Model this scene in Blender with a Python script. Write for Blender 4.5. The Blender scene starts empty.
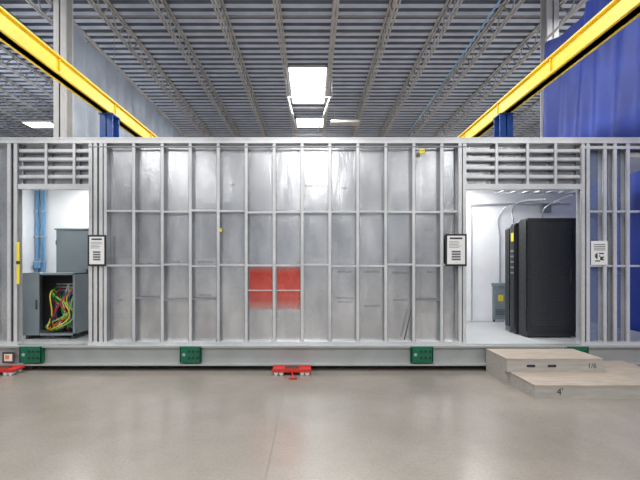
import bpy, bmesh, math, random
from mathutils import Vector, Matrix
random.seed(7)
scene=bpy.context.scene
F=380.0; CX=312.0; CY=265.0; EYE=1.5
YW=F*EYE/105.0           # front face of the module
def X(px,Y): return (px-CX)/F*Y
def Z(py,Y): return EYE+(CY-py)/F*Y
FZ=Z(345,YW)             # module floor level
# ---------------------------------------------------------------- materials
def new_mat(name):
    m=bpy.data.materials.new(name); m.use_nodes=True
    nt=m.node_tree; b=nt.nodes['Principled BSDF']
    return m,nt,b
def mat(name,col,rough=0.5,metal=0.0,noise=0.0,nscale=8.0,bump=0.0,emit=None,estr=0.0,stretch=(1,1,1)):
    m,nt,b=new_mat(name)
    b.inputs['Base Color'].default_value=(*col,1)
    b.inputs['Roughness'].default_value=rough
    b.inputs['Metallic'].default_value=metal
    if emit:
        b.inputs['Emission Color'].default_value=(*emit,1); b.inputs['Emission Strength'].default_value=estr
    if noise>0 or bump>0:
        tc=nt.nodes.new('ShaderNodeTexCoord'); mp=nt.nodes.new('ShaderNodeMapping')
        mp.inputs['Scale'].default_value=stretch
        n=nt.nodes.new('ShaderNodeTexNoise'); n.inputs['Scale'].default_value=nscale; n.inputs['Detail'].default_value=5
        nt.links.new(tc.outputs['Object'],mp.inputs['Vector']); nt.links.new(mp.outputs['Vector'],n.inputs['Vector'])
        if noise>0:
            cr=nt.nodes.new('ShaderNodeValToRGB')
            cr.color_ramp.elements[0].position=0.3; cr.color_ramp.elements[1].position=0.7
            cr.color_ramp.elements[0].color=(*[max(0,c*(1-noise)) for c in col],1)
            cr.color_ramp.elements[1].color=(*[min(1,c*(1+noise)) for c in col],1)
            nt.links.new(n.outputs['Fac'],cr.inputs['Fac']); nt.links.new(cr.outputs['Color'],b.inputs['Base Color'])
        if bump>0:
            bp=nt.nodes.new('ShaderNodeBump'); bp.inputs['Strength'].default_value=bump; bp.inputs['Distance'].default_value=0.02
            nt.links.new(n.outputs['Fac'],bp.inputs['Height']); nt.links.new(bp.outputs['Normal'],b.inputs['Normal'])
    return m

def concrete():
    m,nt,b=new_mat('polished_concrete')
    N=nt.nodes.new; L=nt.links.new
    tc=N('ShaderNodeTexCoord')
    n1=N('ShaderNodeTexNoise'); n1.inputs['Scale'].default_value=0.55; n1.inputs['Detail'].default_value=9; n1.inputs['Roughness'].default_value=0.62
    n2=N('ShaderNodeTexNoise'); n2.inputs['Scale'].default_value=45; n2.inputs['Detail'].default_value=8
    L(tc.outputs['Object'],n1.inputs['Vector']); L(tc.outputs['Object'],n2.inputs['Vector'])
    cr=N('ShaderNodeValToRGB'); cr.color_ramp.elements[0].position=0.28; cr.color_ramp.elements[1].position=0.7
    cr.color_ramp.elements[0].color=(0.235,0.21,0.182,1); cr.color_ramp.elements[1].color=(0.37,0.336,0.294,1)
    cr2=N('ShaderNodeValToRGB'); cr2.color_ramp.elements[0].position=0.3; cr2.color_ramp.elements[1].position=0.6
    cr2.color_ramp.elements[0].color=(0.88,0.88,0.88,1); cr2.color_ramp.elements[1].color=(1,1,1,1)
    mx=N('ShaderNodeMix'); mx.data_type='RGBA'; mx.blend_type='MULTIPLY'; mx.inputs[0].default_value=1
    L(n1.outputs['Fac'],cr.inputs['Fac']); L(n2.outputs['Fac'],cr2.inputs['Fac'])
    L(cr.outputs['Color'],mx.inputs[6]); L(cr2.outputs['Color'],mx.inputs[7])
    L(mx.outputs[2],b.inputs['Base Color'])
    mr=N('ShaderNodeMapRange'); mr.inputs['To Min'].default_value=0.16; mr.inputs['To Max'].default_value=0.28
    L(n1.outputs['Fac'],mr.inputs['Value']); L(mr.outputs['Result'],b.inputs['Roughness'])
    return m
def galvanized(name,c0,c1,rough=0.3,metal=0.75,panel=True,fade=None):
    m,nt,b=new_mat(name); N=nt.nodes.new; L=nt.links.new
    tc=N('ShaderNodeTexCoord')
    mp=N('ShaderNodeMapping'); mp.inputs['Scale'].default_value=(1.6,1,0.7) if panel else (1,1,1)
    L(tc.outputs['Object'],mp.inputs['Vector'])
    n=N('ShaderNodeTexNoise'); n.inputs['Scale'].default_value=1.8; n.inputs['Detail'].default_value=6; n.inputs['Roughness'].default_value=0.6
    v=N('ShaderNodeTexVoronoi'); v.inputs['Scale'].default_value=60
    L(mp.outputs['Vector'],n.inputs['Vector']); L(tc.outputs['Object'],v.inputs['Vector'])
    cr=N('ShaderNodeValToRGB'); cr.color_ramp.elements[0].position=0.3; cr.color_ramp.elements[1].position=0.7
    cr.color_ramp.elements[0].color=(*c0,1); cr.color_ramp.elements[1].color=(*c1,1)
    L(n.outputs['Fac'],cr.inputs['Fac'])
    last=cr.outputs['Color']
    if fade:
        # red reflection painted into the sheet colour, weaker towards top and bottom edges
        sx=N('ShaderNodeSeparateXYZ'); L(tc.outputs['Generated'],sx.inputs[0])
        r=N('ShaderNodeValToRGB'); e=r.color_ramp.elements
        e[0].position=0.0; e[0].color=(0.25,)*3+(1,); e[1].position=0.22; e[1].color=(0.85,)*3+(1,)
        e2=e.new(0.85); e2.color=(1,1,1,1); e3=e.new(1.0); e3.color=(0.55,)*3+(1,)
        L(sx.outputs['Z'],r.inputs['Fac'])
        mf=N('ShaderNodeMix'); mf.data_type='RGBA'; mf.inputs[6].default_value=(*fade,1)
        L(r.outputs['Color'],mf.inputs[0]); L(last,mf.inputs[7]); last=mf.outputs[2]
    sp=N('ShaderNodeSeparateColor'); L(v.outputs['Color'],sp.inputs['Color'])
    mr=N('ShaderNodeMapRange'); mr.inputs['To Min'].default_value=0.96; mr.inputs['To Max'].default_value=1.04
    L(sp.outputs[0],mr.inputs['Value'])
    vm=N('ShaderNodeVectorMath'); vm.operation='SCALE'
    L(last,vm.inputs[0]); L(mr.outputs['Result'],vm.inputs['Scale'])
    last=vm.outputs['Vector']
    if panel and not fade:
        sn=N('ShaderNodeVectorMath'); sn.operation='SNAP'; sn.inputs[1].default_value=(0.4,50,0.8)
        wn=N('ShaderNodeTexWhiteNoise'); L(tc.outputs['Object'],sn.inputs[0]); L(sn.outputs['Vector'],wn.inputs['Vector'])
        m2=N('ShaderNodeMapRange'); m2.inputs['To Min'].default_value=0.86; m2.inputs['To Max'].default_value=1.06
        L(wn.outputs['Value'],m2.inputs['Value'])
        v2=N('ShaderNodeVectorMath'); v2.operation='SCALE'; L(last,v2.inputs[0]); L(m2.outputs['Result'],v2.inputs['Scale']); last=v2.outputs['Vector']
    L(last,b.inputs['Base Color'])
    b.inputs['Metallic'].default_value=metal
    m3=N('ShaderNodeMapRange'); m3.inputs['To Min'].default_value=rough*0.7; m3.inputs['To Max'].default_value=rough*1.35
    L(n.outputs['Fac'],m3.inputs['Value']); L(m3.outputs['Result'],b.inputs['Roughness'])
    bp=N('ShaderNodeBump'); bp.inputs['Strength'].default_value=0.3 if panel else 0.1; bp.inputs['Distance'].default_value=0.03
    L(n.outputs['Fac'],bp.inputs['Height']); L(bp.outputs['Normal'],b.inputs['Normal'])
    return m
M={}
M['floor']=concrete()
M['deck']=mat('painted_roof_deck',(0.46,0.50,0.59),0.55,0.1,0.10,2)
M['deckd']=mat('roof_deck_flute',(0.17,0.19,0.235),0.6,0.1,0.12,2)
M['joist']=mat('joist_steel',(0.42,0.40,0.38),0.55,0.1,0.15,5)
M['wallc']=mat('warehouse_wall',(0.50,0.53,0.58),0.7,0,0.05,2)
M['sheet']=galvanized('galvanized_sheet',(0.54,0.56,0.59),(0.86,0.875,0.90),0.23,0.86)
M['stud']=galvanized('galvanized_stud',(0.60,0.62,0.64),(0.80,0.81,0.825),0.32,0.45,False)
M['studdark']=galvanized('galvanized_stud_shade',(0.22,0.23,0.25),(0.36,0.37,0.39),0.35,0.5,False)  # dark copy of stud steel: shade painted on webs, undersides and thin blocking
M['red_reflect']=galvanized('painted_red_reflection',(0.62,0.07,0.05),(0.95,0.16,0.12),0.26,0.6,True,fade=(0.62,0.5,0.49))
M['skid']=mat('grey_primer_steel',(0.42,0.44,0.44),0.42,0.15,0.08,3)
M['skiddark']=mat('grey_primer_steel_web',(0.33,0.35,0.35),0.5,0.15,0.08,3)
M['green']=mat('green_paint',(0.0,0.13,0.065),0.45,0.0,0.1,20)
M['black']=mat('black_plastic',(0.015,0.015,0.017),0.5)
M['hole']=mat('bolt_dark',(0.02,0.03,0.025),0.6)
M['yellow']=mat('safety_yellow_paint',(0.88,0.58,0.02),0.45,0,0.06,3)
M['blue_steel']=mat('blue_paint',(0.02,0.07,0.28),0.4)
M['column']=mat('column_white_paint',(0.58,0.58,0.58),0.55,0,0.05,3)
M['bcurt']=mat('blue_vinyl',(0.018,0.05,0.34),0.5,0,0.35,1.0,0.4)
M['gcurt']=mat('grey_vinyl',(0.34,0.39,0.47),0.45,0,0.2,1.2,0.3)
M['white']=mat('white_wall_panel',(0.84,0.85,0.86),0.5,0,0.03,3)
M['intfloor']=mat('grey_floor_sheet',(0.55,0.57,0.58),0.4,0.1,0.05,3)
M['rack']=mat('rack_black',(0.026,0.028,0.032),0.45,0.1,0.2,30)
M['rackm']=mat('rack_mesh',(0.048,0.051,0.058),0.5,0.3,0.3,80)
M['rackg']=mat('rack_grey',(0.20,0.21,0.22),0.45,0.1)
M['cab']=mat('ansi_grey_enclosure',(0.25,0.295,0.315),0.45,0.1,0.06,4)
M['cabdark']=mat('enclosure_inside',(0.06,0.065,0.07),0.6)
M['wood']=mat('plywood_grey',(0.42,0.395,0.36),0.6,0,0.12,5,0.1,stretch=(1,6,6))
M['woodtop']=mat('plywood_tan',(0.42,0.355,0.29),0.6,0,0.16,4,0.1,stretch=(1,6,6))
M['redpaint']=mat('red_paint',(0.62,0.03,0.02),0.4)
M['rubber']=mat('rubber_dark',(0.05,0.045,0.04),0.7)
M['paper']=mat('paper',(0.78,0.78,0.77),0.7)
M['ink']=mat('ink',(0.04,0.04,0.05),0.7)
M['greyink']=mat('grey_ink',(0.12,0.125,0.14),0.7)
M['joint']=mat('joint_sealant',(0.20,0.18,0.16),0.8)
M['tag']=mat('yellow_tag',(0.9,0.72,0.02),0.5)
M['conduit']=mat('conduit_metal',(0.55,0.57,0.6),0.35,0.7,0.05,5)
M['bconduit']=mat('blue_strut',(0.16,0.36,0.60),0.4,0.1)
M['light']=mat('lamp_diffuser',(1,1,1),0.5,emit=(1,0.98,0.95),estr=8)
M['sky']=mat('skylight_dome',(1,1,1),0.5,emit=(0.95,0.98,1.0),estr=8)
M['orange']=mat('orange_paint',(0.8,0.25,0.05),0.5)
for n,c in dict(cg=(0.02,0.4,0.08),cy=(0.85,0.65,0.03),cr=(0.65,0.04,0.03),cb=(0.03,0.15,0.6),cw=(0.75,0.75,0.75),ck=(0.02,0.02,0.02),clg=(0.25,0.6,0.1)).items():
    M[n]=mat('cable_'+n,c,0.4)
# translucent poly film
m,nt,b=new_mat('poly_film'); 
b.inputs['Base Color'].default_value=(0.28,0.33,0.46,1); b.inputs['Roughness'].default_value=0.25
tr=nt.nodes.new('ShaderNodeBsdfTransparent'); tr.inputs['Color'].default_value=(0.8,0.87,1,1)
mxs=nt.nodes.new('ShaderNodeMixShader'); mxs.inputs[0].default_value=0.45
nt.links.new(tr.outputs[0],mxs.inputs[1]); nt.links.new(b.outputs[0],mxs.inputs[2]); nt.links.new(mxs.outputs[0],nt.nodes['Material Output'].inputs['Surface'])
M['film']=m

# ---------------------------------------------------------------- mesh builder
class B:
    def __init__(s): s.bm=bmesh.new(); s.mats=[]
    def mi(s,k):
        if k not in s.mats: s.mats.append(k)
        return s.mats.index(k)
    def box(s,x0,x1,y0,y1,z0,z1,k,bev=0.0):
        x0,x1=sorted((x0,x1));y0,y1=sorted((y0,y1));z0,z1=sorted((z0,z1))
        r=bmesh.ops.create_cube(s.bm,size=1.0)
        vs=r['verts']
        for v in vs:
            v.co=Vector((x0+(v.co.x+.5)*(x1-x0),y0+(v.co.y+.5)*(y1-y0),z0+(v.co.z+.5)*(z1-z0)))
        i=s.mi(k)
        fs={f for v in vs for f in v.link_faces}
        for f in fs: f.material_index=i
        if bev>0:
            es=list({e for v in vs for e in v.link_edges})
            bmesh.ops.bevel(s.bm,geom=es,offset=bev,segments=2,affect='EDGES',profile=0.6)
    def rod(s,p,q,r,k,seg=8):
        p=Vector(p);q=Vector(q);d=q-p;l=d.length
        if l<1e-6:return
        mt=Matrix.Translation((p+q)/2)@d.to_track_quat('Z','Y').to_matrix().to_4x4()
        res=bmesh.ops.create_cone(s.bm,cap_ends=True,segments=seg,radius1=r,radius2=r,depth=l,matrix=mt)
        i=s.mi(k)
        for f in {f for v in res['verts'] for f in v.link_faces}: f.material_index=i; f.smooth=seg>6 and len(f.verts)==4
    def done(s,name,parent=None,bevel=0):
        me=bpy.data.meshes.new(name); s.bm.to_mesh(me); s.bm.free()
        for k in s.mats: me.materials.append(M[k])
        o=bpy.data.objects.new(name,me); scene.collection.objects.link(o)
        if parent: o.parent=parent
        return o
def empty(name):
    e=bpy.data.objects.new(name,None); scene.collection.objects.link(e); e.empty_display_size=0.2; return e
def text(name,body,loc,size,k,parent,rotx=90):
    c=bpy.data.curves.new(name,'FONT'); c.body=body; c.size=size; c.extrude=0.0005; c.align_x='CENTER'; c.align_y='CENTER'
    c.materials.append(M[k]); o=bpy.data.objects.new(name,c); scene.collection.objects.link(o)
    o.location=loc; o.rotation_euler=(math.radians(rotx),0,0); o.parent=parent; return o
def tube(name,pts,r,k,parent):
    c=bpy.data.curves.new(name,'CURVE'); c.dimensions='3D'; c.bevel_depth=r; c.bevel_resolution=3; c.resolution_u=8
    sp=c.splines.new('BEZIER'); sp.bezier_points.add(len(pts)-1)
    for bp,p in zip(sp.bezier_points,pts):
        bp.co=p; bp.handle_left_type='AUTO'; bp.handle_right_type='AUTO'
    c.materials.append(M[k]); o=bpy.data.objects.new(name,c); scene.collection.objects.link(o); o.parent=parent; return o

# ---------------------------------------------------------------- shell
YN=-26
b=B(); b.box(-18,18,YN,32,-0.2,0,'floor'); 
fl=b.done('floor')
b=B()
jx=X(289,YW)
b.box(jx-0.003,jx+0.003,YN,32,0.0,0.0012,'joint')
for yy in (9.5,-2.2): b.box(-18,18,yy,yy+.006,0.0,0.0012,'joint')
b.done('trim_floor_joint')
H=7.6; CZ=EYE+H
b=B(); per=0.34; y=float(YN); prof=[]
while y<32:
    prof+= [(y,0),(y+0.18,0),(y+0.21,0.10),(y+0.31,0.10)]; y+=per
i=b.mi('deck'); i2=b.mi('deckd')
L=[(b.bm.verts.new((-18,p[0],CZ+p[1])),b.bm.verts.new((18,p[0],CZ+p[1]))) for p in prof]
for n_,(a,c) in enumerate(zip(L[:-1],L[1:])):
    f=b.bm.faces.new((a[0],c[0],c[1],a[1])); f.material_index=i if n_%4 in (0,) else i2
b.done('ceiling')
b=B(); b.box(-18,18,32,32.2,0,CZ+0.2,'wallc'); b.done('wall_back')
b=B(); b.box(-18,18,YN-.2,YN,0,CZ+0.2,'wallc'); b.done('wall_front')
b=B(); b.box(-18.2,-18,YN,32,0,CZ+0.2,'wallc'); b.done('wall_left')
b=B(); b.box(18,18.2,YN,32,0,CZ+0.2,'wallc'); b.done('wall_right')

# open web joists
HB=7.0; S=62/265*HB; X0=-37/265*HB
b=B()
zt=CZ-0.01; zb=EYE+HB
for dx in (-0.045,0.045):
    b.box(dx-0.025,dx+0.025,3,32,zb,zb+0.02,'joist')
    b.box(dx-0.004,dx+0.004,3,32,zb,zb+0.05,'joist')
    b.box(dx-0.025,dx+0.025,3,32,zt-0.05,zt,'joist')
y=3.0
while y<31.5:
    b.rod((0,y,zt-0.03),(0,y+0.45,zb+0.03),0.02,'joist',6)
    b.rod((0,y+0.45,zb+0.03),(0,y+0.9,zt-0.03),0.02,'joist',6)
    y+=0.9
j=b.done('open_web_roof_joist'); me=j.data
first=True
for k in range(-9,11):
    xx=X0+S*k
    if first: j.location.x=xx; first=False
    else:
        o=bpy.data.objects.new('open_web_roof_joist',me); o.location.x=xx; scene.collection.objects.link(o)
b=B()
for yy in (11.5,17,20.5,25):
    b.rod((-17,yy,zb+0.02),(17,yy,zb+0.02),0.015,'joist',6)
    b.rod((-17,yy,zt-0.08),(17,yy,zt-0.08),0.015,'joist',6)
b.done('joist_bridging_rods')
b=B()
for yy in (23.0,):
    b.box(-17.5,17.5,yy-0.08,yy+0.08,zb-0.5,zb-0.42,'joist'); b.box(-17.5,17.5,yy-0.08,yy+0.08,zb-0.04,zb,'joist')
    x=-17.5
    while x<17:
        b.rod((x,yy,zb-0.02),(x+0.5,yy,zb-0.46),0.02,'joist',5); b.rod((x+0.5,yy,zb-0.46),(x+1,yy,zb-0.02),0.02,'joist',5); x+=1
b.done('roof_girder')
# skylights
def skylight(px0,px1,py0,py1,name='skylight'):
    Hs=7.55
    ya=F*Hs/(CY-py0); yb=F*Hs/(CY-py1); xa=X(px0,(ya+yb)/2); xb=X(px1,(ya+yb)/2)
    b=B(); z=EYE+Hs
    b.box(xa,xb,ya,yb,z,z+0.03,'sky')
    w=0.07
    b.box(xa-w,xa,ya-w,yb+w,z-0.03,CZ-.005,'column'); b.box(xb,xb+w,ya-w,yb+w,z-0.03,CZ-.005,'column')
    b.box(xa-w,xb+w,ya-w,ya,z-0.03,CZ-.005,'column'); b.box(xa-w,xb+w,yb,yb+w,z-0.03,CZ-.005,'column')
    ym=(ya+yb)/2; b.box(xa,xb,ym-0.03,ym+0.03,z-0.03,z,'column')
    b.done(name)
skylight(291,325,67,103); skylight(297,323,118,127)
def fixture(x,y,z,w=1.2,d=0.45):
    b=B(); b.box(x-w/2,x+w/2,y-d/2,y+d/2,z,z+0.07,'column',0.01); b.box(x-w/2+.04,x+w/2-.04,y-d/2+.04,y+d/2-.04,z-0.012,z,'light')
    for sx in (-1,1): b.rod((x+sx*w*0.4,y,z+0.07),(x+sx*w*0.4,y,CZ-.01),0.006,'joist',5)
    b.done('high_bay_light')
yf=F*6.6/(CY-125); fixture(X(41,yf),yf,EYE+6.6,1.3,0.7)
yh=F*6.6/(CY-120)
b=B(); b.box(X(331,yh),X(360,yh),yh,yh+0.5,EYE+6.5,EYE+6.62,'joist',0.02)
for xx in (X(335,yh),X(356,yh)): b.rod((xx,yh+.25,EYE+6.62),(xx,yh+.25,zt),0.01,'joist',6)
b.done('hanging_duct_box')
b=B(); yp=F*6.8/(CY-97); b.rod((X(288,yp),yp,EYE+6.8),(X(330,yp),yp,EYE+6.8),0.03,'column',8)
b.rod((X(330,yp),yp,EYE+6.8),(X(318,yp*1.25),yp*1.25,EYE+6.8),0.03,'column',8); 
b.rod((X(288,yp),yp,EYE+6.8),(X(297,yp*1.25),yp*1.25,EYE+6.8),0.03,'column',8)
b.rod((X(286,yp),yp,EYE+6.8),(X(286,yp),yp,zt),0.02,'column',8)
b.rod((X(332,yp),yp,EYE+6.8),(X(332,yp),yp,zt),0.02,'column',8)
b.done('sprinkler_pipe')
b=B(); b.rod((X(528,8),8,Z(-40,8)),(X(405,19),19,Z(138,19)),0.022,'bconduit',6); b.done('air_hose_line')

# crane runways
def runway(xc,side):
    e=empty('crane_runway')
    b=B(); h0=EYE+3.5; w=0.12; h1=h0+0.34
    b.box(xc-w,xc+w,3,11.5,h0,h0+0.03,'yellow'); b.box(xc-w,xc+w,3,11.5,h1-0.03,h1,'yellow'); b.box(xc-0.07,xc+0.07,3,11.5,h0,h1,'yellow')
    for yy in (5,7,9,11): b.box(xc-w+.02,xc+w-.02,yy-.01,yy+.01,h0,h1,'yellow')
    b.box(xc-0.04,xc+0.04,3,11.5,h1,h1+0.05,'joist')
    o=b.done('runway_beam',e)
    b=B(); yy=8.9; w=0.15
    b.box(xc-w,xc+w,yy-w,yy-w+.02,0,h0,'blue_steel'); b.box(xc-w,xc+w,yy+w-.02,yy+w,0,h0,'blue_steel'); b.box(xc-.012,xc+.012,yy-w,yy+w,0,h0,'blue_steel')
    b.box(xc-.25,xc+.25,yy-.25,yy+.25,0,0.03,'blue_steel'); b.box(xc-.17,xc+.17,yy-.17,yy+.17,h0-.03,h0,'blue_steel')
    b.done('support_column',e)
runway(-4.74,-1); runway(4.48,1)
def column(xc,yy,w):
    b=B(); w/=2
    b.box(xc-w,xc+w,yy-w,yy-w+.03,0,CZ-.02,'column'); b.box(xc-w,xc+w,yy+w-.03,yy+w,0,CZ-.02,'column'); b.box(xc-.015,xc+.015,yy-w,yy+w,0,CZ-.02,'column')
    b.box(xc-w-.1,xc+w+.1,yy-w-.1,yy+w+.1,0,.03,'column')
    b.done('steel_building_column')
column(X(63.5,9.5),9.5,0.30); column(X(549.5,10.6),10.6,0.32)
# curtains
def curtain(name,xc,y0,y1,ztop,k,amp,wl,zbot=0.1,sag=0.0):
    bm=bmesh.new(); ny=int((y1-y0)/0.05); nz=30; rows=[]
    for iy in range(ny+1):
        y=y0+(y1-y0)*iy/ny; col=[]
        for iz in range(nz+1):
            t=iz/nz; 
            s=sag*abs(math.sin(y*math.pi/1.7))
            z=zbot+(ztop-s-zbot)*t
            x=xc+amp*math.sin(y*2*math.pi/wl+1.1*math.sin(y*1.7)+t*2.2)*(0.5+0.5*math.sin(t*5+y))+amp*0.35*math.sin(y*11+t*5)
            col.append(bm.verts.new((x,y,z)))
        rows.append(col)
    for a,c in zip(rows[:-1],rows[1:]):
        for i in range(nz): f=bm.faces.new((a[i],c[i],c[i+1],a[i+1])); f.smooth=True
    me=bpy.data.meshes.new(name); bm.to_mesh(me); bm.free(); me.materials.append(M[k])
    e=empty(name); o=bpy.data.objects.new('curtain_sheet',me); scene.collection.objects.link(o); o.parent=e
    b=B(); b.rod((xc,y0,ztop+.03),(xc,y1,ztop+.03),0.03,'joist'); 
    y=y0
    while y<=y1: b.rod((xc,y,ztop+.03),(xc,y,zt),0.01,'joist',5); y+=2.4
    b.done('curtain_track',e)
curtain('blue_vinyl_curtain',6.15,3.2,10.0,EYE+5.9,'bcurt',0.10,1.3,sag=0.22)
curtain('grey_vinyl_curtain',-6.4,9.9,22,EYE+6.5,'gcurt',0.09,1.3,sag=0.12)

# ---------------------------------------------------------------- module
mod=empty('modular_building')
XL,XR=-5.6,5.6; YB=YW+2.3; ZT=Z(139,YW)
b=B(); zb0=0.075
b.box(XL,XR,YW-0.06,YW+0.10,FZ-0.025,FZ,'skid'); b.box(XL,XR,YW-0.06,YW+0.10,zb0,zb0+0.025,'skid')
b.box(XL,XR,YW+0.0,YW+0.03,zb0,FZ,'skid')
b.box(XL,XR,YB-0.1,YB+0.05,zb0,FZ,'skid')
b.box(XL,XR,YW+0.1,YB,FZ-0.04,FZ,'intfloor')
x=XL+0.3
while x<XR: b.box(x-.04,x+.04,YW+0.03,YB-.1,zb0,FZ-.04,'skiddark'); x+=0.8
b.done('skid_base',mod)
b=B()
for p0,p1 in ((20,42),(180,201),(411,433),(567,588)):
    xa,xb=X(p0,YW-.06),X(p1,YW-.06); z0,z1=Z(362.5,YW-.06),Z(346.5,YW-.06)
    b.box(xa,xb,YW-.075,YW-.06,z0,z1,'green',0.003)
    b.box(xa,xa+.015,YW-.075,YW+0.0,z0,z1,'green'); b.box(xb-.015,xb,YW-.075,YW+0.0,z0,z1,'green')
    for ix in range(3):
        for iz in range(2):
            xx=xa+(xb-xa)*(0.45+0.2*ix); zz=z0+(z1-z0)*(0.3+0.4*iz)
            b.rod((xx,YW-.082,zz),(xx,YW-.07,zz),0.02,'hole',10)
    b.rod((xa+.06,YW-.082,(z0+z1)/2),(xa+.06,YW-.07,(z0+z1)/2),0.022,'skid',12)
b.done('lifting_brackets',mod)
# studs
b=B()
D=0.095; z0=FZ; z1=ZT
def stud(px,za=z0,zc=z1,w=0.045,flip=1,k='stud'):
    xc=X(px,YW); xa=xc-w/2; xb=xc+w/2; t=0.004
    b.box(xa,xb,YW,YW+t,za,zc,k)
    b.box(xa,xb,YW+D-t,YW+D,za,zc,k)
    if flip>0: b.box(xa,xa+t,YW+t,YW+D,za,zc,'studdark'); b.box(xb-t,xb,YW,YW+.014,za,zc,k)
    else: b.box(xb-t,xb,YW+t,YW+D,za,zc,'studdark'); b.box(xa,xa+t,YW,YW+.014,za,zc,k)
main=[105,133.5,162,190,218,246,274,302,330,358,386,414,442]
for p in main: stud(p,flip=1 if p>312 else -1)
for p in (90.5,95.5,101): stud(p,w=0.055)
for p in (460,464.5): stud(p,w=0.055,flip=-1)
for p in (583,588,605,615,628,650): stud(p,w=0.055,flip=-1)
for p in (15.5,9,-12): stud(p,w=0.055)
b.box(XL,XR,YW-.006,YW+D,z1-0.06,z1,'stud'); b.box(XL,XR,YW-.012,YW+D+.05,z1,z1+.02,'stud')
b.box(XL,X(18,YW),YW-.006,YW+D,z0,z0+.045,'stud'); b.box(X(88,YW),X(466,YW),YW-.006,YW+D,z0,z0+.045,'stud'); b.box(X(581,YW),XR,YW-.006,YW+D,z0,z0+.045,'stud')
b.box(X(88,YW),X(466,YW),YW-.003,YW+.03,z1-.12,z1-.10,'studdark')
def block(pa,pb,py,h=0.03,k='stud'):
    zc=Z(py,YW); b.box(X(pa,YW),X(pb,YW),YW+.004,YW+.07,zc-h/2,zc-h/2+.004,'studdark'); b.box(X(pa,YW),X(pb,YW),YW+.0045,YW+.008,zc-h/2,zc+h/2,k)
random.seed(3)
for a_,c_ in zip(main[:-1],main[1:]):
    block(a_,c_,211.5+random.uniform(-1,1)); block(a_,c_,265.5+random.uniform(-1,1))
block(442,460,211.5); block(442,460,265)
block(588,640,211.5); block(588,640,266)
for pa,pb,py in ((133,162,298),(162,190,300),(190,218,299),(414,442,300)): block(pa,pb,py,0.022,'studdark')
for pa,pb,ps in ((18,90,(46,74)),(466,581,(497,528,556))):
    xa,xb=X(pa,YW),X(pb,YW)
    b.box(xa,xb,YW-.005,YW+D,Z(189,YW),Z(184,YW),'stud')
    for py in (150,158.5,167,176):
        b.box(xa,xb,YW+.02,YW+.05,Z(py+1.4,YW),Z(py-1.4,YW),'stud')
        b.box(xa,xb,YW+.02,YW+.06,Z(py+2.4,YW),Z(py+1.4,YW),'studdark')
    for p in ps: stud(p,Z(186,YW),z1,0.04)
b.box(X(581,YW),XR,YW-.003,YW+.03,Z(146,YW)-.04,Z(146,YW),'stud')
b.done('stud_wall_framing',mod)
# sheathing
b=B(); ys=YW+D
for a,c in ((105,190),(190,274),(274,358),(358,442),(442,463),(88,105)):
    b.box(X(a,YW)+.002,X(c,YW)-.002,ys+.001,ys+.006,z0,z1,'sheet')
b.box(XL,X(16,YW),ys+.001,ys+.006,z0,z1,'sheet')
for pa,pb in ((18,90),(466,581)):
    b.box(X(pa,YW),X(pb,YW),ys+.001,ys+.006,Z(187,YW),z1,'sheet')
b.done('galvanized_sheathing',mod)
b=B(); b.box(X(584,YW),X(628,YW),ys+.001,ys+.003,z0,z1,'film'); b.done('poly_film_sheet',mod)
b=B()  # coloured panels standing in for a blurred red reflection
b.box(X(248.5,YW),X(272,YW),ys-.003,ys+.0005,Z(310,YW),Z(267,YW),'red_reflect')
b.box(X(276.5,YW),X(300,YW),ys-.003,ys+.0005,Z(310,YW),Z(267,YW),'red_reflect')
b.done('red_reflection_panels',mod)
b=B(); b.box(X(247,YW),X(302,YW),YW+.03,YW+.05,Z(291,YW),Z(290,YW),'stud'); b.done('flat_strap',mod)
pts=[(150,264,'GALV STEEL 4x10'),(205,295,'20GA G60'),(316,186,'16 GA G90  A653'),(345,272,'ASTM A653'),(345,298,'MADE IN USA'),(372,272,'GALV STEEL'),(400,300,'16 GA G90'),(372,306,'4x10 SHEET'),(232,185,'G60'),(344,188,'A653'),(428,230,'16 GA'),(120,300,'G60'),(176,262,'16 GA'),(400,273,'STEEL 4x10'),(430,272,'A653'),(345,302,'G90 16 GA'),(205,262,'STEEL 4x10')]
for px,py,s in pts:
    if s: text('sheet_print',s,(X(px,ys),ys,Z(py,ys)),0.045,'greyink',mod)
b=B()
b.box(XL,XR-.1,YB-.08,YB,FZ,ZT-.02,'white')
b.box(XL,XR,YW+D+.01,YB+.02,ZT-.02,ZT,'white')
b.box(XL,XR-.1,YW+D+.02,YB-.08,ZT-.22,ZT-.16,'white')
b.box(XL,XL+.05,YW+.15,YB-.08,FZ,ZT-.2,'white')
b.box(X(100,YW),X(100,YW)+.05,YW+1.2,YB-.08,FZ,ZT-.2,'white')
b.done('interior_walls_and_roof',mod)
b=B(); b.box(XR-.1,XR,YB-.1,YB,FZ,ZT,'stud'); b.box(XR-.1,XR,YW+.12,YW+.22,FZ,ZT,'stud'); b.done('end_posts',mod)
b=B()
for xx in (-4.3,3.0): b.box(xx-.12,xx+.12,YW+.7,YW+1.9,ZT-.26,ZT-.22,'light')
b.done('interior_strip_lights',mod)
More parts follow.
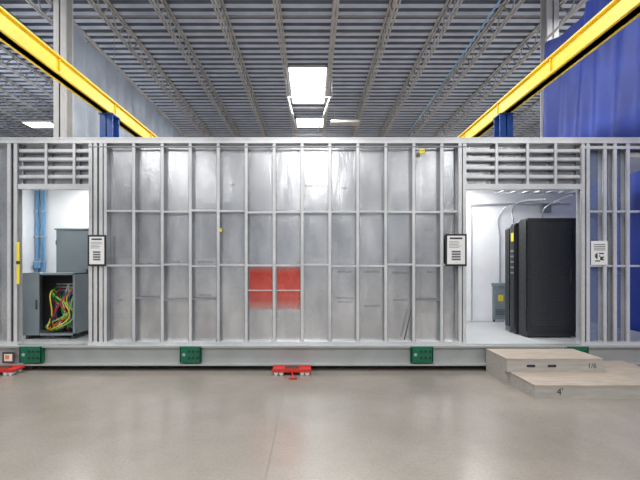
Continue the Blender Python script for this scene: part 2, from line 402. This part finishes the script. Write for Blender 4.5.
# signs
def sign(px0,px1,py0,py1,frame=True,qr=False):
    e=empty('framed_notice' if frame else 'paper_notice'); yf=YW-.012; b=B()
    xa,xb,za,zc=X(px0,yf),X(px1,yf),Z(py1,yf),Z(py0,yf)
    if frame:
        b.box(xa,xb,yf-.012,yf,za,zc,'black',0.003); m_=0.026
    else: b.box(xa,xb,yf-.004,yf,za,zc,'paper'); m_=0.01
    yy=yf-.013 if frame else yf-.0045
    b.box(xa+m_,xb-m_,yy-.001,yy,za+m_,zc-m_,'paper')
    w=xb-xa-2*m_; h=zc-za-2*m_
    if qr:
        for i in range(7):
            for j_ in range(7):
                if random.random()<0.6: b.box(xa+m_+w*(.2+i*.085),xa+m_+w*(.2+(i+1)*.085),yy-.002,yy-.001,za+m_+h*(.12+j_*.055),za+m_+h*(.12+(j_+1)*.055),'ink')
        for r_ in range(4): b.box(xa+m_+w*.12,xb-m_-w*.12,yy-.002,yy-.001,za+m_+h*(.62+r_*.08),za+m_+h*(.65+r_*.08),'ink')
    else:
        b.box(xa+m_+w*.15,xb-m_-w*.15,yy-.002,yy-.001,zc-m_-h*.12,zc-m_-h*.06,'ink')
        for r_ in range(5): b.box(xa+m_+w*.1,xb-m_-w*(.1+.3*random.random()),yy-.002,yy-.001,zc-m_-h*(.2+r_*.05),zc-m_-h*(.215+r_*.05),'greyink')
        for r_ in range(4): b.box(xa+m_+w*.25,xb-m_-w*.25,yy-.002,yy-.001,za+m_+h*(.14+.09*r_),za+m_+h*(.2+.09*r_),'greyink')
    b.done('notice_board',e)
sign(88,106.5,235,266); sign(445,466.5,234,266); sign(591,607.5,241,265,False,True)
def tag(px,py,Y=None,w=.05,h=.07):
    Y=Y or YW-.008; b=B(); x,z=X(px,Y),Z(py,Y)
    b.box(x-w/2,x+w/2,Y-.003,Y,z-h/2,z+h/2,'tag'); b.box(x-w/2+.008,x+w/2-.008,Y-.004,Y-.003,z,z+.008,'ink'); b.done('yellow_tag')
tag(422,151,w=.08,h=.06); tag(220.5,230,w=.035,h=.045)
b=B(); b.box(X(17.6,YW),X(20.2,YW),YW-.02,YW-.006,Z(284,YW),Z(242,YW),'tag',.003); b.box(X(17.4,YW),X(20.4,YW),YW-.024,YW-.006,Z(264,YW),Z(261,YW),'ink')
b.done('spirit_level')
b=B(); b.box(X(2,YW-.07),X(14,YW-.07),YW-.066,YW-.06,Z(362,YW),Z(351,YW),'rubber'); b.box(X(4,YW-.07),X(12,YW-.07),YW-.068,YW-.066,Z(360,YW),Z(353,YW),'paper'); b.box(X(5,YW-.07),X(9,YW-.07),YW-.07,YW-.068,Z(358,YW),Z(354,YW),'orange'); b.done('shipping_label',mod)
b=B(); b.rod((X(404,YW),YW-.02,Z(341,YW)+0.02),(X(411,YW),YW+.0-.012,Z(310,YW)),0.008,'rubber'); b.done('pry_rod')

# ---------------------------------------------------------------- interior right
def rack(xa,xb,ya,yb,z0,z1,k,name,mesh='rackm'):
    b=B()
    b.box(xa+.01,xb-.01,ya+.02,yb,z0+.04,z1,k,0.008)
    b.box(xa,xb,ya+.01,yb,z0+.02,z0+.1,k,0.004)
    fw=.05
    b.box(xa,xa+fw,ya,ya+.02,z0+.1,z1,'rack',.003); b.box(xb-fw,xb,ya,ya+.02,z0+.1,z1,'rack',.003)
    b.box(xa+fw,xb-fw,ya,ya+.02,z1-.07,z1,'rack',.003); b.box(xa+fw,xb-fw,ya,ya+.02,z0+.1,z0+.18,'rack',.003)
    b.box(xa+fw,xb-fw,ya+.008,ya+.02,z0+.18,z1-.07,mesh)
    n=40
    for i in range(n):
        zz=z0+.19+(z1-z0-.27)*i/n; b.box(xa+fw,xb-fw,ya+.005,ya+.008,zz,zz+.008,'rack')
    b.box(xb-.1,xb-.075,ya-.02,ya,z0+.85,z0+1.1,'cabdark',.004)
    b.box(xa-.015,xa+.01,ya+.03,yb-.02,z0+.1,z1-.03,'rack',.004)
    for i in range(12):
        zz=z0+.25+i*.12; b.box(xa-.019,xa-.014,ya+.07,yb-.06,zz,zz+.06,'rackm')
    for cx in (xa+.06,xb-.06):
        for cy in (ya+.08,yb-.08): b.rod((cx,cy,z0),(cx,cy,z0+.05),.025,'rubber')
    b.done(name)
Y1=F*(EYE-FZ)/73; 
rx=X(528,Y1)
rack(rx,X(576,Y1),Y1,Y1+.26,FZ,Z(218,Y1),'rack','server_rack')
rack(rx-.03,rx+.6,Y1+.29,Y1+.46,FZ,Z(221,Y1),'rack','server_rack')
rack(rx-.02,rx+.6,Y1+.49,Y1+.66,FZ,Z(224,Y1),'rackg','server_rack')
b=B(); b.box(rx-.051,rx-.0495,Y1+.33,Y1+.41,Z(240,Y1),Z(231,Y1),'tag'); b.done('warning_label')
b=B()
for i in range(5): b.box(rx-.052,rx-.0495,Y1+.33,Y1+.43,FZ+1.0+i*.09,FZ+1.03+i*.09,'cab')
b.done('rack_vent_panel')
yt=F*(EYE-FZ)/57
b=B(); xa,xb=X(493,yt),X(509,yt)
b.box(xa,xb,yt,yt+.3,FZ+.05,Z(284,yt),'cab',.01); b.box(xa-.02,xb+.02,yt-.02,yt+.32,Z(286,yt),Z(283,yt),'cab',.004)
b.box(xa+.03,xb-.03,yt-.008,yt,FZ+.12,Z(290,yt),'cab',.004)
for i in range(4): b.box(xa+.05,xb-.05,yt-.014,yt-.008,FZ+.15+i*.03,FZ+.16+i*.03,'cabdark')
b.box(xa+.1,xb-.12,yt-.012,yt-.008,Z(301,yt),Z(295,yt),'tag')
for cx in (xa+.03,xb-.03): b.box(cx-.02,cx+.02,yt+.02,yt+.28,FZ,FZ+.05,'cabdark')
b.done('dry_type_transformer')
cd=empty('electrical_conduits'); yb=YB-.12
def cpx(*pp): return [(X(px,Y_),Y_,Z(py,Y_)) for px,py,Y_ in pp]
tube('conduit_run_1',cpx((500,284,yb),(500,240,yb),(501,212,yb),(512,205,yb-.1),(560,203,yb-.3)),.012,'conduit',cd)
tube('conduit_run_2',cpx((513,225,yb),(513,208,yb),(520,202,yb-.2),(545,199,yb-.6)),.012,'conduit',cd)
tube('conduit_run_3',cpx((470,205,yb),(500,204,yb),(540,204,yb),(570,204,yb)),.014,'conduit',cd)
tube('conduit_run_5',cpx((542,222,yb-.3),(545,208,yb-.4),(555,202,yb-.5),(574,194,yb-1.2)),.014,'conduit',cd)
tube('conduit_run_6',cpx((472,320,yb),(472,260,yb),(472,200,yb)),.01,'conduit',cd)
b=B(); b.box(X(540,yb),X(549,yb),yb-.08,yb,Z(213,yb),Z(205,yb),'cab',.006); b.box(X(541,yb),X(548,yb),yb-.09,yb-.08,Z(212,yb),Z(206,yb),'cab',.004); b.done('junction_box',cd)
b=B(); 
for yy in (YW+.7,YW+.95): b.box(X(500,YW+.8),X(578,YW+.8),yy-.01,yy+.01,Z(192,YW+.8),Z(190,YW+.8),'conduit')
x=X(502,YW+.8)
while x<X(576,YW+.8): b.box(x,x+.02,YW+.7,YW+.95,Z(191.5,YW+.8),Z(190.5,YW+.8),'conduit'); x+=.2
b.done('cable_ladder_tray',mod)
# ---------------------------------------------------------------- interior left
yc=6.75; b=B(); xa,xb=X(56,yc),X(56,yc)+.9; zt1=Z(229,yc)
b.box(xa,xb,yc,yc+.45,FZ+.05,zt1,'cab',.01); b.box(xa+.02,xb-.02,yc+.02,yc+.43,FZ,FZ+.05,'cabdark')
b.box(xa+.02,xa+.62,yc-.02,yc,FZ+.08,zt1-.03,'cab',.006); b.box(xa+.64,xb-.02,yc-.02,yc,FZ+.08,zt1-.03,'cab',.006)
b.box(xa+.56,xa+.58,yc-.05,yc-.02,FZ+.9,FZ+1.08,'cabdark',.003); b.box(xa-.01,xb+.01,yc-.03,yc+.46,zt1-.015,zt1+.01,'cab',.004)
for zz in (FZ+.3,FZ+.9,FZ+1.5): b.box(xa+.012,xa+.024,yc-.03,yc-.02,zz,zz+.08,'cabdark')
b.done('electrical_switchboard_cabinet')
b=B()
b.box(X(36,yb),X(39,yb),yb-.03,yb,FZ+.6,ZT-.24,'bconduit'); b.box(X(42,yb),X(45.5,yb),yb-.03,yb,FZ+.6,ZT-.24,'bconduit')
for z_ in (FZ+1.2,FZ+1.7,FZ+2.2): b.box(X(34,yb),X(48,yb),yb-.045,yb-.03,z_,z_+.02,'conduit')
b.box(X(28,yb),X(34,yb),yb-.06,yb,Z(272,yb),Z(262,yb),'cab',.004)
b.box(X(37,yb),X(43,yb),yb-.09,yb-.046,Z(268,yb),Z(262,yb),'bconduit',.004)
b.done('blue_strut_channels',mod)
en=empty('open_electrical_enclosure'); ye=5.85; b=B()
xa,xb=X(23,ye),X(75,ye); za,zc=FZ+.06,Z(273,ye); dp=.42; t=.018
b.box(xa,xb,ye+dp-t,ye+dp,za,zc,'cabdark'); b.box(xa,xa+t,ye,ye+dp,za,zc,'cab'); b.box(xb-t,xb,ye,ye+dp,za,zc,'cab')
b.box(xa,xb,ye,ye+dp,zc-t,zc,'cab'); b.box(xa,xb,ye,ye+dp,za,za+t,'cab')
l=.03
b.box(xa,xb,ye-.006,ye,zc-l,zc,'cab'); b.box(xa,xb,ye-.006,ye,za,za+l,'cab'); b.box(xb-l,xb,ye-.006,ye,za,zc,'cab')
xm=X(40,ye); b.box(xa,xm,ye-.012,ye,za,zc,'cab',.004)
b.box(xm-.05,xm-.03,ye-.03,ye-.012,za+.4,za+.55,'cabdark',.003)
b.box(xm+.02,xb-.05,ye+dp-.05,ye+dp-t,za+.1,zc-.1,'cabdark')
for i in range(4): b.box(xm+.05,xb-.1,ye+dp-.12,ye+dp-.05,zc-.2-i*.05,zc-.175-i*.05,'conduit')
for xx in (xa+.05,xb-.05): b.box(xx-.03,xx+.03,ye+.03,ye+dp-.03,FZ,za,'cabdark')
b.done('enclosure_box',en)
random.seed(11)
cols=['cg','cy','cr','cb','cw','ck','clg','cg','cy','cr','cb','clg','cg','cy','cw','cb','cr','cr','cb','cy','cw','ck','cb','cr','cw','cb','cr','cg']
for i,k in enumerate(cols):
    x0_=xm+.05+random.random()*(xb-xm-.14); x1_=xm+.05+random.random()*(xb-xm-.12); x2_=xm+.05+random.random()*(xb-xm-.12)
    d0=ye+.06+random.random()*.2
    pts_=[(x0_,ye+dp-.1,zc-.2-.2*random.random()),(x0_+.03,d0,zc-.25-.2*random.random()),(x1_,d0-.03,za+.25+.12*random.random()),(x2_,d0,za+.05+.06*random.random()),((x1_+x2_)/2,d0+.05,za+.15)]
    tube('cable_%d'%(i+1),pts_,.010,k,en)

# ---------------------------------------------------------------- steps
st=empty('wooden_platform_steps'); b=B()
yf=F*EYE/134; xl=X(535,yf); xr=4.35; h1=EYE-(385-CY)/F*yf; t=.02
yk=YW-.09
b.box(xl,xr,yf,yf+t,0,h1-t,'wood'); b.box(xl,xl+t,yf+t,yk,0,h1-t,'wood'); b.box(xr-t,xr,yf+t,yk,0,h1-t,'wood'); b.box(xl+t,xr-t,yk-t,yk,0,h1-t,'wood')
b.box(xl-.004,xr+.004,yf-.004,yk,h1-t,h1,'woodtop',.002)
y2=F*(EYE-h1)/(372-CY); h2=EYE-(358.5-CY)/F*y2; xr2=X(603,y2); xl2=xl-.05
b.box(xl2,xr2,y2,y2+t,h1,h2-t,'wood'); b.box(xl2,xl2+t,y2+t,yk,h1,h2-t,'wood'); b.box(xr2-t,xr2,y2+t,yk,h1,h2-t,'wood'); b.box(xl2+t,xr2-t,yk-t,yk,h1,h2-t,'wood')
b.box(xl2,xl2+.05,y2+.05,yk,0,h1,'wood')
b.box(xl2-.004,xr2+.004,y2-.004,yk,h2-t,h2,'woodtop',.002)
def slot(px,py,Y):
    x,z=X(px,Y),Z(py,Y); b.box(x-.04,x+.04,Y-.0015,Y+.001,z-.016,z+.016,'ink'); 
    for s in (-1,1): b.rod((x+s*.04,Y-.0015,z),(x+s*.04,Y+.001,z),.016,'ink',12)
slot(552,366,y2); slot(531,366,y2)
b.done('platform_boxes',st)
text('marker_4ft',"4'",(X(560,yf),yf-.002,Z(392,yf)),.11,'ink',st); text('marker_16','1/6',(X(592,y2),y2-.002,Z(366,y2)),.09,'ink',st)

# ---------------------------------------------------------------- machine skates
def skate(px0,px1,Y,name='machine_skate'):
    b=B(); xa,xb=X(px0,Y),X(px1,Y); xm=(xa+xb)/2
    b.box(xa,xb,Y-.1,Y+.1,.06,.078,'redpaint',.004); b.box(xm-.1,xm+.1,Y-.06,Y+.06,.078,.092,'rubber',.004)
    b.box(xa,xb,Y-.105,Y-.095,.045,.09,'redpaint',.002); b.box(xa,xb,Y+.095,Y+.105,.045,.09,'redpaint',.002)
    for xx in (xa+.05,xa+.12,xb-.12,xb-.05): 
        for yy in (-.06,.06): b.rod((xx,Y+yy-.03,.03),(xx,Y+yy+.03,.03),.03,'paper',14)
    b.rod((xm,Y-.1,.06),(xm+.03,Y-.26,.015),.01,'redpaint'); b.rod((xm-.02,Y-.26,.015),(xm+.08,Y-.26,.015),.012,'redpaint')
    b.done(name)
skate(273,311,YW-.18); skate(-14,19,YW-.18); skate(627,660,YW-.18)
b=B()
for px in (100,230,380,470): b.box(X(px,YW),X(px,YW)+.25,YW+.15,YW+.4,0,.07,'rubber',.004)
b.box(X(20,YW),X(32,YW),YW-.0,YW+.1,0,.07,'rubber',.004)
b.done('support_blocks')

# ---------------------------------------------------------------- lights
def area(loc,sx,sy,p,rot=(0,0,0),col=(1,1,1)):
    l=bpy.data.lights.new('hall_light','AREA'); l.shape='RECTANGLE'; l.size=sx; l.size_y=sy; l.energy=p; l.color=col
    o=bpy.data.objects.new('hall_light',l); o.location=loc; o.rotation_euler=rot; scene.collection.objects.link(o)
for yy,pw in ((-20,400),(-12,380),(-4,420),(3,410),(9.5,470),(16,520),(23,520)):
    for xx in (-9,0,9):
        q=1.0 if (xx==0 or yy>0) else 0.75
        area((xx,yy,8.3),3.2 if xx else 2.4,2.2,pw*q,col=(1,.99,.97))
for xx in (-12,12):
    for yy in (-2,14): area((xx,yy,3.5),3,3,230,rot=(math.pi,0,0),col=(.92,.96,1))  # added upward fill for the ceiling, no fixtures behind it
area((-4.3,YW+1.3,ZT-.28),.3,1.2,26); area((2.9,YW+1.3,ZT-.28),.8,1.2,38)
w=bpy.data.worlds.new('world'); scene.world=w; w.use_nodes=True
w.node_tree.nodes['Background'].inputs[0].default_value=(0.93,0.96,1,1); w.node_tree.nodes['Background'].inputs[1].default_value=1.0

cam=bpy.data.cameras.new('camera'); co=bpy.data.objects.new('camera',cam); scene.collection.objects.link(co); scene.camera=co
co.location=(0,0,EYE); co.rotation_euler=(math.radians(90),0,0)
cam.sensor_width=36; cam.lens=F/640*36; cam.shift_x=(320-CX)/640; cam.shift_y=(CY-240)/640; cam.clip_end=200
scene.view_settings.view_transform='Standard'
